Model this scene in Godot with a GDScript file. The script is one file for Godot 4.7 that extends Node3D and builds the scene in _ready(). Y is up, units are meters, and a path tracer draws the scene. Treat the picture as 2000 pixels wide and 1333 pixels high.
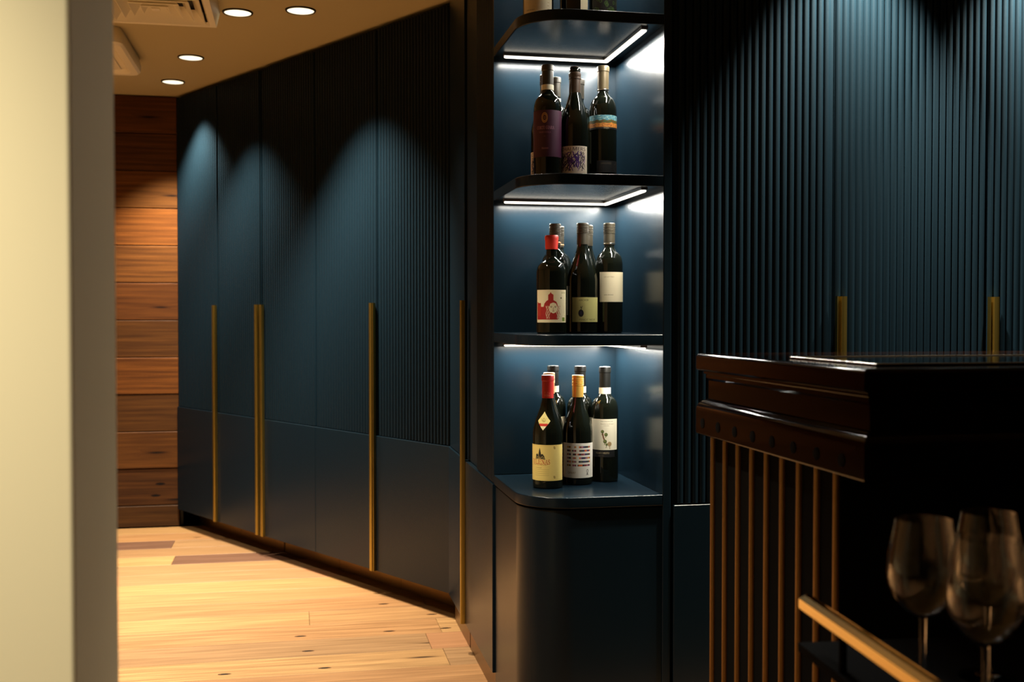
extends Node3D
# A dim wine corner: navy reeded joinery, a lit corner niche of bottles, timber floor.
# World: x right along the niche front, y up, -z away from the camera. "plan" points are (x, depth) with z = -depth.

const CEIL := 2.32
const SPLIT := 0.655
const SIDE_X := 0.567      # left-facing plane of the joinery
const FRONT := 2.68        # depth of the front-facing plane
const BACK := 3.11         # depth of the niche back
const NICHE_R := 0.932     # inner right side of the niche
const WOODWALL := 6.117

var used := {}
var rng := RandomNumberGenerator.new()
var M := {}
var serif: SystemFont
var sans: SystemFont


# ---------------------------------------------------------------- mesh builder
class MB:
	var f := []            # faces: PackedVector3Array, counter-clockwise seen from outside

	func face(a: Array) -> void:
		f.append(PackedVector3Array(a))

	func box(c: Vector3, s: Vector3, ch := 0.0) -> void:
		var h := s / 2.0
		if ch <= 0.0:
			var p := []
			for i in 8:
				p.append(c + Vector3(h.x if i & 1 else -h.x, h.y if i & 2 else -h.y, h.z if i & 4 else -h.z))
			for q in [[1, 3, 7, 5], [0, 4, 6, 2], [2, 6, 7, 3], [0, 1, 5, 4], [4, 5, 7, 6], [0, 2, 3, 1]]:
				face([p[q[0]], p[q[1]], p[q[2]], p[q[3]]])
			return
		var rings := []
		for k in 4:
			var y: float = [-h.y, -h.y + ch, h.y - ch, h.y][k]
			var e := ch if k == 0 or k == 3 else 0.0
			var ring := PackedVector3Array()
			for q in [[1, 1], [-1, 1], [-1, -1], [1, -1]]:
				var sx: float = q[0]
				var sz: float = q[1]
				var a := Vector3(sx * (h.x - e), y, sz * (h.z - e - ch))
				var b := Vector3(sx * (h.x - e - ch), y, sz * (h.z - e))
				if q == [1, 1] or q == [-1, -1]:
					ring.append(c + a); ring.append(c + b)
				else:
					ring.append(c + b); ring.append(c + a)
			ring.reverse()
			rings.append(ring)
		loft(rings)

	# rings of equal size, each counter-clockwise seen from the end the loft runs towards
	func loft(rings: Array, caps := true, closed := true) -> void:
		var n: int = rings[0].size()
		for k in rings.size() - 1:
			var a: PackedVector3Array = rings[k]
			var b: PackedVector3Array = rings[k + 1]
			for i in (n if closed else n - 1):
				var j := (i + 1) % n
				var q := PackedVector3Array()
				for v in [a[i], a[j], b[j], b[i]]:
					if q.is_empty() or (q[q.size() - 1].distance_squared_to(v) > 1e-14 and q[0].distance_squared_to(v) > 1e-14):
						q.append(v)
				if q.size() > 2:
					f.append(q)
		if caps:
			var lo: PackedVector3Array = rings[0].duplicate()
			lo.reverse()
			cap(lo)
			cap(rings[rings.size() - 1])

	func cap(r: PackedVector3Array) -> void:
		var nrm := Vector3.ZERO
		for i in r.size():
			nrm += r[i].cross(r[(i + 1) % r.size()])
		if nrm.length() < 1e-12:
			return
		nrm = nrm.normalized()
		var ux := (r[1] - r[0]).normalized()
		var uy := nrm.cross(ux)
		var flat := PackedVector2Array()
		for v in r:
			flat.append(Vector2(ux.dot(v - r[0]), uy.dot(v - r[0])))
		var t := Geometry2D.triangulate_polygon(flat)
		for i in range(0, t.size(), 3):
			var q := [r[t[i]], r[t[i + 1]], r[t[i + 2]]]
			if (q[1] - q[0]).cross(q[2] - q[0]).dot(nrm) < 0.0:
				q.reverse()
			face(q)

	# a plan polygon (x, depth) raised from y0 to y1
	func up(poly: PackedVector2Array, y0: float, y1: float) -> void:
		var p := poly
		if Geometry2D.is_polygon_clockwise(p):
			p = p.duplicate()
			p.reverse()
		var rings := []
		for y in [y0, y1]:
			var r := PackedVector3Array()
			for v in p:
				r.append(Vector3(v.x, y, -v.y))
			rings.append(r)
		loft(rings)

	# (radius, height) profile turned round the y axis at c
	func lathe(prof: PackedVector2Array, seg := 40, c := Vector3.ZERO, caps := true) -> void:
		var rings := []
		for p in prof:
			var r := PackedVector3Array()
			for i in seg:
				var a := TAU * i / seg
				r.append(c + Vector3(cos(a) * p.x, p.y, -sin(a) * p.x))
			rings.append(r)
		loft(rings, false)
		if caps:
			if prof[0].x > 1e-5:
				var lo: PackedVector3Array = rings[0].duplicate()
				lo.reverse()
				f.append(lo)
			if prof[prof.size() - 1].x > 1e-5:
				f.append(rings[rings.size() - 1])

	func rod(a: Vector3, b: Vector3, r: float, seg := 16, ch := 0.0) -> void:
		var d := (b - a).normalized()
		var u := d.cross(Vector3.UP if absf(d.y) < 0.9 else Vector3.RIGHT).normalized()
		var w := d.cross(u)
		var rings := []
		var stops := [[0.0, r - ch], [ch, r], [a.distance_to(b) - ch, r], [a.distance_to(b), r - ch]] if ch > 0.0 else [[0.0, r], [a.distance_to(b), r]]
		for s in stops:
			var ring := PackedVector3Array()
			for i in seg:
				var t := TAU * i / seg
				ring.append(a + d * float(s[0]) + (u * cos(t) + w * sin(t)) * float(s[1]))
			rings.append(ring)
		loft(rings)

	# commit with normals shared across edges flatter than crease degrees; uv from two axes
	func mesh(crease := 38.0, ua := Vector3.RIGHT, va := Vector3.BACK, off := Vector2.ZERO) -> ArrayMesh:
		var fn := PackedVector3Array()
		var near := {}
		for k in f.size():
			var p: PackedVector3Array = f[k]
			var n := Vector3.ZERO
			for i in p.size():
				n += (p[i] - p[0]).cross(p[(i + 1) % p.size()] - p[0])
			fn.append(n)
			for v in p:
				var key := Vector3i((v * 20000.0).round())
				if not near.has(key):
					near[key] = []
				near[key].append(k)
		var lim := cos(deg_to_rad(crease))
		var pv := PackedVector3Array()
		var pn := PackedVector3Array()
		var pu := PackedVector2Array()
		for k in f.size():
			var p: PackedVector3Array = f[k]
			var n0 := fn[k].normalized()
			var vn := []
			for v in p:
				var s := Vector3.ZERO
				for j in near[Vector3i((v * 20000.0).round())]:
					if fn[j].normalized().dot(n0) > lim:
						s += fn[j]
				vn.append(s.normalized() if s.length() > 1e-14 else n0)
			for i in range(1, p.size() - 1):
				for q in [0, i + 1, i]:
					pv.append(p[q])
					pn.append(vn[q])
					pu.append(Vector2(p[q].dot(ua), p[q].dot(va)) + off)
		var arr := []
		arr.resize(Mesh.ARRAY_MAX)
		arr[Mesh.ARRAY_VERTEX] = pv
		arr[Mesh.ARRAY_NORMAL] = pn
		arr[Mesh.ARRAY_TEX_UV] = pu
		var m := ArrayMesh.new()
		m.add_surface_from_arrays(Mesh.PRIMITIVE_TRIANGLES, arr)
		return m


# ---------------------------------------------------------------- tree helpers
func numbered(called: String) -> String:
	var n: int = used.get(called, 0)
	used[called] = n + 1
	return called if n == 0 else "%s_%03d" % [called, n]

func thing(called: String, label: String, category: String, at := Vector3.ZERO, turn := 0.0, group := "") -> Node3D:
	var o := Node3D.new()
	o.name = numbered(called)
	add_child(o)
	o.position = at
	o.rotation.y = turn
	o.set_meta("label", label)
	o.set_meta("category", category)
	if group:
		o.set_meta("group", group)
	return o

func part(called: String, mesh: Mesh, mat: Material, parent: Node, at := Vector3.ZERO) -> MeshInstance3D:
	var o := MeshInstance3D.new()
	o.name = called
	o.mesh = mesh
	o.material_override = mat
	o.position = at
	parent.add_child(o, true)
	return o

func struct(called: String, mesh: Mesh, mat: Material, at := Vector3.ZERO) -> MeshInstance3D:
	var o := part(called, mesh, mat, self, at)
	o.set_meta("kind", "structure")
	return o

func bm(s: Vector3, ch := 0.0, c := Vector3.ZERO) -> ArrayMesh:
	var b := MB.new()
	b.box(c, s, ch)
	return b.mesh()

func mat(albedo: Color, rough: float, metal := 0.0, spec := 0.5) -> StandardMaterial3D:
	var m := StandardMaterial3D.new()
	m.albedo_color = albedo
	m.roughness = rough
	m.metallic = metal
	m.metallic_specular = spec
	return m

func lin(r: float, g: float, b: float) -> Color:
	return Color(r, g, b).linear_to_srgb()


# ---------------------------------------------------------------- printing on label images
func blank(w: int, h: int, c: Color) -> Image:
	var im := Image.create(w, h, false, Image.FORMAT_RGBA8)
	im.fill(c)
	return im

func disc(im: Image, cx: float, cy: float, rx: float, ry: float, c: Color, inner := 0.0) -> void:
	for y in range(maxi(0, int(cy - ry)), mini(im.get_height(), int(cy + ry) + 2)):
		for x in range(maxi(0, int(cx - rx)), mini(im.get_width(), int(cx + rx) + 2)):
			var q := pow((x - cx) / rx, 2) + pow((y - cy) / ry, 2)
			if q <= 1.0 and q >= inner * inner:
				im.set_pixel(x, y, c)

func stroke(im: Image, pts: Array, w: float, c: Color) -> void:
	for k in pts.size() - 1:
		var a: Vector2 = pts[k]
		var b: Vector2 = pts[k + 1]
		var n := int(a.distance_to(b) / maxf(0.6, w * 0.4)) + 1
		for i in n + 1:
			var p := a.lerp(b, float(i) / n)
			disc(im, p.x, p.y, w, w, c)

func poly(im: Image, pts: Array, c: Color) -> void:
	var p := PackedVector2Array(pts)
	var lo := p[0]
	var hi := p[0]
	for v in p:
		lo = lo.min(v)
		hi = hi.max(v)
	for y in range(maxi(0, int(lo.y)), mini(im.get_height(), int(hi.y) + 1)):
		for x in range(maxi(0, int(lo.x)), mini(im.get_width(), int(hi.x) + 1)):
			if Geometry2D.is_point_in_polygon(Vector2(x + 0.5, y + 0.5), p):
				im.set_pixel(x, y, c)

# lettering: the glyph outlines of a TextMesh filled into the image, w pixels wide, centred on (cx, cy)
func letters(im: Image, s: String, cx: float, cy: float, w: float, c: Color, font: Font, tall := 1.0) -> void:
	var t := TextMesh.new()
	t.text = s
	t.font = font
	t.font_size = 48
	t.pixel_size = 1.0
	t.depth = 0.0
	t.curve_step = 1.0
	var a := t.get_mesh_arrays()
	var v: PackedVector3Array = a[Mesh.ARRAY_VERTEX]
	var idx: PackedInt32Array = a[Mesh.ARRAY_INDEX] if a[Mesh.ARRAY_INDEX] != null else PackedInt32Array(range(v.size()))
	if v.is_empty():
		return
	var lo := v[0]
	var hi := v[0]
	for q in v:
		lo = lo.min(q)
		hi = hi.max(q)
	var k := w / maxf(1.0, hi.x - lo.x)
	var mid := (lo + hi) / 2.0
	for i in range(0, idx.size(), 3):
		var p := []
		for j in 3:
			var q := v[idx[i + j]]
			p.append(Vector2(cx + (q.x - mid.x) * k, cy - (q.y - mid.y) * k * tall))
		var area: float = (p[1] - p[0]).cross(p[2] - p[0])
		if absf(area) < 1e-6:
			continue
		for y in range(maxi(0, int(floor(minf(p[0].y, minf(p[1].y, p[2].y))))), mini(im.get_height(), int(ceil(maxf(p[0].y, maxf(p[1].y, p[2].y)))) + 1)):
			for x in range(maxi(0, int(floor(minf(p[0].x, minf(p[1].x, p[2].x))))), mini(im.get_width(), int(ceil(maxf(p[0].x, maxf(p[1].x, p[2].x)))) + 1)):
				var o := Vector2(x + 0.5, y + 0.5)
				var e0: float = (p[1] - p[0]).cross(o - p[0]) / area
				var e1: float = (p[2] - p[1]).cross(o - p[1]) / area
				var e2: float = (p[0] - p[2]).cross(o - p[2]) / area
				if e0 >= -0.001 and e1 >= -0.001 and e2 >= -0.001:
					im.set_pixel(x, y, c)

func paper(im: Image, rough := 0.55, metal := 0.0) -> StandardMaterial3D:
	var m := mat(Color.WHITE, rough, metal)
	m.albedo_texture = ImageTexture.create_from_image(im)
	m.texture_repeat = false
	return m


# ---------------------------------------------------------------- timber
func grain(seed_: int, w: int, h: int, streak: float, knots: int, holes: int, fine := 1.6) -> ImageTexture:
	var a := FastNoiseLite.new()
	a.seed = seed_
	a.frequency = 0.01
	a.fractal_octaves = 4
	var b := FastNoiseLite.new()
	b.seed = seed_ + 7
	b.frequency = 0.05
	var r := RandomNumberGenerator.new()
	r.seed = seed_
	var ks := []
	for i in knots:
		ks.append(Vector3(r.randf_range(0.05, 0.95) * w, r.randf_range(0.15, 0.85) * h, r.randf_range(3.0, 6.0)))
	var im := Image.create(w, h, false, Image.FORMAT_RGB8)
	for y in h:
		for x in w:
			var bend := 0.0
			var dark := 0.0
			for k in ks:
				var dx: float = (x - k.x) / (k.z * 9.0)
				var dy: float = (y - k.y) / (k.z * 1.7)
				var q := dx * dx + dy * dy
				bend += exp(-q * 0.6) * signf(y - k.y) * 7.0
				dark = maxf(dark, exp(-q * 6.0))
			# blends its two ends so that the repeat does not show
			var t := clampf((x - w * 0.85) / (w * 0.15), 0.0, 1.0)
			var n0 := a.get_noise_2d(x * 0.35, (y + bend) * 5.0 * fine)
			var n1 := b.get_noise_2d(x * 0.16, (y + bend) * 4.0 * fine)
			if t > 0.0:
				n0 = lerpf(n0, a.get_noise_2d((x - w) * 0.35, (y + bend) * 5.0 * fine), t)
				n1 = lerpf(n1, b.get_noise_2d((x - w) * 0.16, (y + bend) * 4.0 * fine), t)
			var g := 0.80 + n0 * 0.30 * streak + n1 * 0.16 * streak
			g += b.get_noise_2d(x * 9.0, y * 14.0) * 0.09 * streak
			g = clampf(g * (1.0 - 0.75 * dark), 0.05, 1.0)
			im.set_pixel(x, y, Color(g, pow(g, 1.12), pow(g, 1.25)))
	for i in holes:                                     # old nail holes with their iron stain
		var hx := r.randf_range(0.05, 0.95) * w
		var hy := r.randf_range(0.2, 0.8) * h
		disc(im, hx, hy, 9, 3.6, Color(0.34, 0.25, 0.16))
		disc(im, hx, hy, 5, 2.4, Color(0.10, 0.08, 0.06))
	return ImageTexture.create_from_image(im)

func timber(tex: Texture2D, tint: Color, rough: float, spec := 0.4) -> StandardMaterial3D:
	var m := mat(tint, rough, 0.0, spec)
	m.albedo_texture = tex
	return m


# ---------------------------------------------------------------- _ready
func _ready() -> void:
	rng.seed = 11
	serif = SystemFont.new()
	serif.font_names = PackedStringArray(["Droid Serif"])
	sans = SystemFont.new()
	sans.font_names = PackedStringArray(["Droid Sans"])
	make_camera()
	make_environment()
	make_materials()
	make_room()
	make_ceiling_things()
	make_left_run()
	make_right_run()
	make_niche()
	make_bottles()
	make_counter()
	make_cart()


func make_camera() -> void:
	var c := Camera3D.new()
	c.name = "camera"
	add_child(c)
	var at := CameraAttributesPhysical.new()
	at.frustum_focal_length = 12.0 / (666.5 / 2130.0)   # 24 mm tall frame
	at.frustum_focus_distance = 2.95
	at.exposure_aperture = 4.3
	at.frustum_near = 0.05
	at.frustum_far = 60.0
	c.attributes = at
	c.position = Vector3(0, 1.145, 0)
	c.rotation_degrees = Vector3(-1.36, -11.28, 0)
	c.current = true

func make_environment() -> void:
	var e := Environment.new()
	e.background_mode = Environment.BG_COLOR
	e.background_color = Color.BLACK
	e.tonemap_mode = Environment.TONE_MAPPER_LINEAR
	e.tonemap_exposure = 1.0
	e.sdfgi_enabled = true
	e.ssao_enabled = true
	e.ssil_enabled = true
	var w := WorldEnvironment.new()
	w.name = "world_environment"
	w.environment = e
	add_child(w)

func make_materials() -> void:
	M.navy = mat(lin(0.0029, 0.0086, 0.0142), 0.38, 0.0, 0.24)
	M.navy_satin = mat(lin(0.0029, 0.0086, 0.0142), 0.27, 0.0, 0.33)
	M.inside = mat(lin(0.012, 0.014, 0.018), 0.7)
	M.cream = mat(lin(0.80, 0.71, 0.46), 0.85, 0.0, 0.3)
	M.ceiling = mat(lin(0.50, 0.42, 0.23), 0.9, 0.0, 0.2)
	M.plastic = mat(lin(0.84, 0.77, 0.56), 0.5)
	M.brass = mat(lin(0.41, 0.30, 0.072), 0.32, 1.0)
	M.brass_shiny = mat(lin(0.70, 0.53, 0.21), 0.18, 1.0)
	M.bronze = mat(lin(0.21, 0.12, 0.042), 0.34, 1.0)
	M.dark_metal = mat(lin(0.10, 0.09, 0.07), 0.4, 1.0)
	M.steel = mat(lin(0.6, 0.57, 0.5), 0.25, 1.0)
	M.alu = mat(lin(0.55, 0.55, 0.55), 0.35, 1.0)
	M.black = mat(lin(0.006, 0.006, 0.006), 0.5)
	M.matt_black = mat(lin(0.004, 0.004, 0.004), 0.9, 0.0, 0.15)
	M.dark_room = mat(lin(0.05, 0.045, 0.04), 0.8)
	M.lacquer = mat(lin(0.006, 0.0022, 0.0012), 0.08, 0.0, 0.30)
	M.lacquer_black = mat(lin(0.003, 0.0025, 0.002), 0.12, 0.0, 0.5)
	M.bottle = mat(lin(0.004, 0.005, 0.003), 0.05, 0.0, 0.5)
	M.glow = mat(Color.WHITE, 0.5)
	M.glow.emission_enabled = true
	M.glow.emission = Color(1.0, 0.95, 0.82)
	M.glow.emission_energy_multiplier = 1.6
	M.led = mat(Color.WHITE, 0.5)
	M.led.emission_enabled = true
	M.led.emission = Color(1.0, 0.96, 0.88)
	M.led.emission_energy_multiplier = 2.5
	M.glass = mat(Color(1, 1, 1, 0.04), 0.02)
	M.glass.transparency = BaseMaterial3D.TRANSPARENCY_ALPHA


# ---------------------------------------------------------------- the room
func make_room() -> void:
	# floor: boards run along x
	var slab := struct("floor", bm(Vector3(6.6, 0.08, 9.6), 0.0, Vector3(0.2, -0.062, -1.9)), M.black)
	var tex := [grain(3, 768, 96, 0.42, 1, 1), grain(21, 768, 96, 0.55, 1, 2), grain(55, 768, 96, 0.32, 0, 0)]
	var tints := [lin(0.384, 0.211, 0.090), lin(0.402, 0.231, 0.097), lin(0.357, 0.188, 0.080), lin(0.313, 0.180, 0.085), lin(0.375, 0.185, 0.088), lin(0.277, 0.157, 0.073), lin(0.393, 0.224, 0.105)]
	var pale := []
	for i in tints.size():
		for t in tex:
			pale.append(timber(t, tints[i], 0.42, 0.35))
	var brown := [timber(tex[0], lin(0.141, 0.070, 0.043), 0.45, 0.35), timber(tex[1], lin(0.159, 0.081, 0.050), 0.45, 0.35)]
	var w := 0.186
	var rows := 47
	for k in rows:
		var d := WOODWALL - w * (k + 0.5)
		var x0 := -2.95
		var cuts := []
		var x := x0 + rng.randf_range(0.5, 2.2)
		while x < 3.1:
			cuts.append(x)
			x += rng.randf_range(1.3, 2.6)
		if k == 2: cuts = [-1.46, -0.60, 1.4]
		if k == 4: cuts = [-2.0, -0.56, 1.1]
		if k == 6: cuts = [-2.3, -0.99, 1.2]
		if k == 10: cuts = [-2.5, 0.05, 2.1]
		cuts.append(3.25)
		var a := x0
		for i in cuts.size():
			var b: float = cuts[i]
			var m := MB.new()
			m.box(Vector3.ZERO, Vector3(b - a - 0.0012, 0.02, w - 0.0016), 0.0008)
			var board: Material = pale[rng.randi() % pale.size()]
			if (k == 2 and i == 1) or (k == 4 and i == 2) or (k > 12 and rng.randf() < 0.08):
				board = brown[k % 2]
			part("floorboard", m.mesh(20.0, Vector3(0.55, 0, 0), Vector3(0, 0, 5.1), Vector2(rng.randf(), 0.5 + (rng.randi() % 2) * 0.03)), board, slab, Vector3((a + b) / 2.0, -0.0105, -d))
			a = b
	# timber wall at the far end, boards 0.2 m tall, uneven faces
	var wall := struct("wall_back", bm(Vector3(2.6, CEIL, 0.06), 0.0, Vector3(-1.9, CEIL / 2.0, -WOODWALL - 0.075)), M.black)
	var wt := [grain(101, 512, 110, 0.75, 1, 0), grain(131, 512, 110, 0.9, 1, 2), grain(161, 512, 110, 0.65, 1, 0)]
	var wtints := [lin(0.139, 0.048, 0.007), lin(0.105, 0.037, 0.006), lin(0.188, 0.070, 0.012), lin(0.221, 0.072, 0.011), lin(0.154, 0.054, 0.009), lin(0.131, 0.042, 0.007), lin(0.106, 0.039, 0.007), lin(0.149, 0.048, 0.007), lin(0.091, 0.034, 0.006), lin(0.118, 0.042, 0.007), lin(0.074, 0.026, 0.005), lin(0.067, 0.026, 0.005)]
	for k in 12:
		var y1 := CEIL - 0.002 - k * 0.2
		var y0 := maxf(0.002, y1 - 0.2)
		if y1 - y0 < 0.02:
			continue
		var m := MB.new()
		m.box(Vector3.ZERO, Vector3(2.52, y1 - y0 - 0.004, 0.03), 0.0025)
		part("wall_board", m.mesh(20.0, Vector3(0.7, 0, 0), Vector3(0, -4.6, 0), Vector2(rng.randf(), 0.5)), timber(wt[k % 3], wtints[k], 0.62, 0.3), wall, Vector3(-1.875, (y0 + y1) / 2.0, -WOODWALL - 0.022 + rng.randf_range(-0.003, 0.004)))
	struct("ceiling", bm(Vector3(6.6, 0.12, 9.6), 0.0, Vector3(0.2, CEIL + 0.06, -1.9)), M.ceiling)
	# partition beside the camera: rendered wall end with softened corners
	var b := MB.new()
	b.up(rounded([Vector2(-2.95, 1.06), Vector2(-0.2, 1.06), Vector2(-0.2, 1.312), Vector2(-2.95, 1.312)], 0.004), 0.0, CEIL)
	struct("wall_partition", b.mesh(), M.cream)
	struct("wall_left", bm(Vector3(0.1, CEIL, 9.4), 0.0, Vector3(-3.02, CEIL / 2.0, -1.85)), M.cream)
	struct("wall_right", bm(Vector3(0.1, CEIL, 9.4), 0.0, Vector3(3.32, CEIL / 2.0, -1.85)), M.dark_room)
	struct("wall_front", bm(Vector3(6.3, CEIL, 0.1), 0.0, Vector3(0.15, CEIL / 2.0, 2.6)), M.dark_room)
	struct("wall_behind_cabinets", bm(Vector3(4.0, CEIL, 0.1), 0.0, Vector3(1.26, CEIL / 2.0, -6.62)), M.dark_room)

func rounded(pts: Array, r: float, seg := 5) -> PackedVector2Array:
	var out := PackedVector2Array()
	var n := pts.size()
	for i in n:
		var p: Vector2 = pts[i]
		var a: Vector2 = (pts[(i + n - 1) % n] - p).normalized()
		var b: Vector2 = (pts[(i + 1) % n] - p).normalized()
		var half := acos(clampf(a.dot(b), -1, 1)) / 2.0
		var t := r / tan(half)
		var c := p + (a + b).normalized() * (r / sin(half))
		var s := (p + a * t) - c
		var e := (p + b * t) - c
		for k in seg + 1:
			out.append(c + s.rotated(s.angle_to(e) * k / seg))
	return out


# ---------------------------------------------------------------- ceiling fittings
func downlight(x: float, d: float, energy: float, label: String, reach := 44.0) -> void:
	var t := thing("downlight", label, "downlight", Vector3(x, CEIL, -d), 0.0, "recessed ceiling downlights")
	var ring := MB.new()
	ring.lathe(PackedVector2Array([Vector2(0.051, 0.0), Vector2(0.051, -0.0045), Vector2(0.053, -0.006), Vector2(0.057, -0.005), Vector2(0.059, 0.0)]), 40, Vector3.ZERO, false)
	part("trim_ring", ring.mesh(), M.dark_metal, t)
	var face_ := MB.new()
	face_.lathe(PackedVector2Array([Vector2(0.0, -0.003), Vector2(0.0505, -0.003), Vector2(0.0505, -0.0005), Vector2(0.0, -0.0005)]), 40, Vector3.ZERO, false)
	part("light_diffuser", face_.mesh(), M.glow, t)
	var s := SpotLight3D.new()
	s.name = "downlight_beam"
	s.light_color = lin(1.0, 0.90, 0.70)
	s.light_energy = energy
	s.spot_angle = reach
	s.spot_angle_attenuation = 0.8
	s.spot_range = 12.0
	s.spot_attenuation = 2.0
	s.light_size = 0.02
	s.shadow_enabled = true
	s.rotation_degrees.x = -90
	s.position = Vector3(0, -0.012, 0)
	t.add_child(s)

func make_ceiling_things() -> void:
	downlight(-0.593, 5.738, 9.0, "recessed round downlight farthest away, close to the timber wall")
	downlight(-0.457, 5.185, 9.0, "recessed round downlight second from the timber wall")
	downlight(-0.21, 4.382, 5.5, "recessed round downlight right beside the square air diffuser")
	downlight(0.029, 4.306, 11.0, "recessed round downlight nearest the navy cabinet doors on the left")
	downlight(1.45, 2.56, 12.5, "recessed round downlight over the seam of the right-hand cabinets", 37.0)
	downlight(1.985, 2.56, 12.5, "recessed round downlight over the cabinets at the right edge", 37.0)
	downlight(-0.08, 2.50, 5.0, "recessed round downlight in front of the bottle niche")
	downlight(-0.63, 0.56, 5.8, "recessed round downlight in front of the cream wall end, near the viewer")

	downlight(-1.55, 4.70, 9.0, "recessed round downlight hidden behind the cream wall end, towards the timber wall")
	downlight(-1.55, 3.20, 9.0, "recessed round downlight hidden behind the cream wall end, nearer the viewer")

	# louvred square air diffuser
	var t := thing("air_diffuser", "square louvred air diffuser dropped below the ceiling", "air vent", Vector3(-0.49, CEIL, -4.18))
	var h := 0.2
	var drop := 0.065
	var fr := MB.new()
	fr.loft([square(h + 0.014, -0.0005), square(h, -drop), square(h - 0.022, -drop), square(h - 0.03, -drop + 0.012)].map(rev), false)
	part("frame", fr.mesh(20.0), M.plastic, t)
	part("plenum", bm(Vector3(h * 2, 0.008, h * 2), 0.0, Vector3(0, -0.006, 0)), M.black, t)
	for k in 4:
		var s := h - 0.036 - k * 0.038
		var lv := MB.new()
		lv.loft([square(s - 0.034, -0.022), square(s, -drop + 0.002), square(s - 0.003, -drop), square(s - 0.037, -0.020)].map(rev), false)
		lv.loft([square(s - 0.037, -0.020), square(s - 0.034, -0.022)].map(rev), false)
		part("louvre", lv.mesh(20.0), M.plastic, t)
	part("centre_plate", bm(Vector3(0.03, 0.006, 0.03), 0.001, Vector3(0, -drop + 0.006, 0)), M.plastic, t)

	# round-cornered air-conditioning cassette further left
	var c := thing("ceiling_cassette", "round-cornered cream air-conditioning cassette on the ceiling beside the wall end", "air conditioner", Vector3(-0.99, CEIL, -4.98))
	var bd := MB.new()
	var stack := []
	for q in [[0.30, -0.0005], [0.31, -0.04], [0.307, -0.066], [0.297, -0.076], [0.268, -0.076], [0.25, -0.058]]:
		var r := PackedVector3Array()
		for v in rounded([Vector2(-q[0], -q[0]), Vector2(q[0], -q[0]), Vector2(q[0], q[0]), Vector2(-q[0], q[0])], 0.045):
			r.append(Vector3(v.x, q[1], v.y))
		stack.append(r)
	bd.loft(stack, true)
	part("housing", bd.mesh(30.0), M.plastic, c)
	part("intake_panel", bm(Vector3(0.46, 0.008, 0.46), 0.003, Vector3(0, -0.0625, 0)), M.plastic, c)

func rev(r: PackedVector3Array) -> PackedVector3Array:
	var q := r.duplicate()
	q.reverse()
	return q

func square(h: float, y: float) -> PackedVector3Array:
	return PackedVector3Array([Vector3(h, y, h), Vector3(h, y, -h), Vector3(-h, y, -h), Vector3(-h, y, h)])


# ---------------------------------------------------------------- tall cabinets
const PITCH := 0.0203
const RIB := 0.0088

# local frame: x to the right along the front, z out of the front, depth = -z
func rib_plan(x: float) -> PackedVector2Array:
	var p := PackedVector2Array()
	var hw := PITCH / 2.0 - 0.0002
	for i in 9:
		var a := -1.0 + 2.0 * i / 8.0
		p.append(Vector2(x + a * hw, RIB - RIB * sqrt(maxf(0.0, 1.0 - a * a * 0.985))))
	p.append(Vector2(x + hw, 0.0098))
	p.append(Vector2(x - hw, 0.0098))
	return p

func bar_handle(x: float, flip: bool) -> ArrayMesh:
	var s := -1.0 if flip else 1.0
	var pts := []
	for q in [[0.0, -0.0036], [0.0, -0.015], [0.0035, -0.015], [0.0035, -0.006], [0.009, -0.006], [0.009, -0.014], [0.0115, -0.0180], [0.0165, -0.0195], [0.0225, -0.0195], [0.0265, -0.0180], [0.028, -0.014], [0.028, -0.0036]]:
		pts.append(Vector2(x + s * q[0], q[1] - 0.0003))
	var b := MB.new()
	b.up(PackedVector2Array(pts), 0.097, 1.195)
	return b.mesh(35.0)

# handles: array of [x, flipped]; ribs: "joined", "single" or ""
func tall_cabinet(label: String, at: Vector3, turn: float, w: float, ribs: String, handles: Array, group: String, kick := 0.12, rib_from := 0.0) -> Node3D:
	var t := thing("tall_cabinet", label, "cabinet", at, turn, group)
	part("carcass", bm(Vector3(w - 0.002, CEIL - 0.1 - 0.004, 0.40), 0.0, Vector3(w / 2.0, 0.1 + (CEIL - 0.104) / 2.0, -0.2275)), M.inside, t)
	part("kickboard", bm(Vector3(w - 0.002, 0.0955, 0.02), 0.0, Vector3(w / 2.0, 0.048, -kick - 0.01)), M.bronze, t)
	var g := 0.0014
	var top := CEIL - 0.02
	part("lower_panel", bm(Vector3(w - 2 * g, SPLIT - 0.003 - 0.097, 0.028), 0.0012, Vector3(w / 2.0, (SPLIT - 0.003 + 0.097) / 2.0, -0.0105)), M.navy_satin, t)
	if ribs == "":
		part("upper_panel", bm(Vector3(w - 2 * g, top - SPLIT, 0.023), 0.0016, Vector3(w / 2.0, (top + SPLIT) / 2.0, -0.0135)), M.navy_satin, t)
	else:
		var up := part("upper_panel", bm(Vector3(w - 2 * g, top - SPLIT, 0.014), 0.0, Vector3(w / 2.0, (top + SPLIT) / 2.0, -0.0168)), M.navy, t)
		var n := int((w - 2 * g) / PITCH)
		var start := w / 2.0 - n * PITCH / 2.0 + PITCH / 2.0
		if ribs == "single":
			var b := MB.new()
			b.up(rib_plan(0.0), SPLIT + 0.0005, top)
			var shared := b.mesh(40.0)
			for i in n:
				part("rib", shared, M.navy, up, Vector3(start + i * PITCH, 0, 0))
		else:
			var b := MB.new()
			for i in n:
				if start + i * PITCH >= rib_from:
					b.up(rib_plan(start + i * PITCH), SPLIT + 0.0005, top)
			var j := part("reeding", b.mesh(40.0), M.navy, up)
			j.set_meta("kind", "stuff")
	for q in handles:
		part("handle", bar_handle(q[0], q[1]), M.brass, t)
	return t

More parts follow.
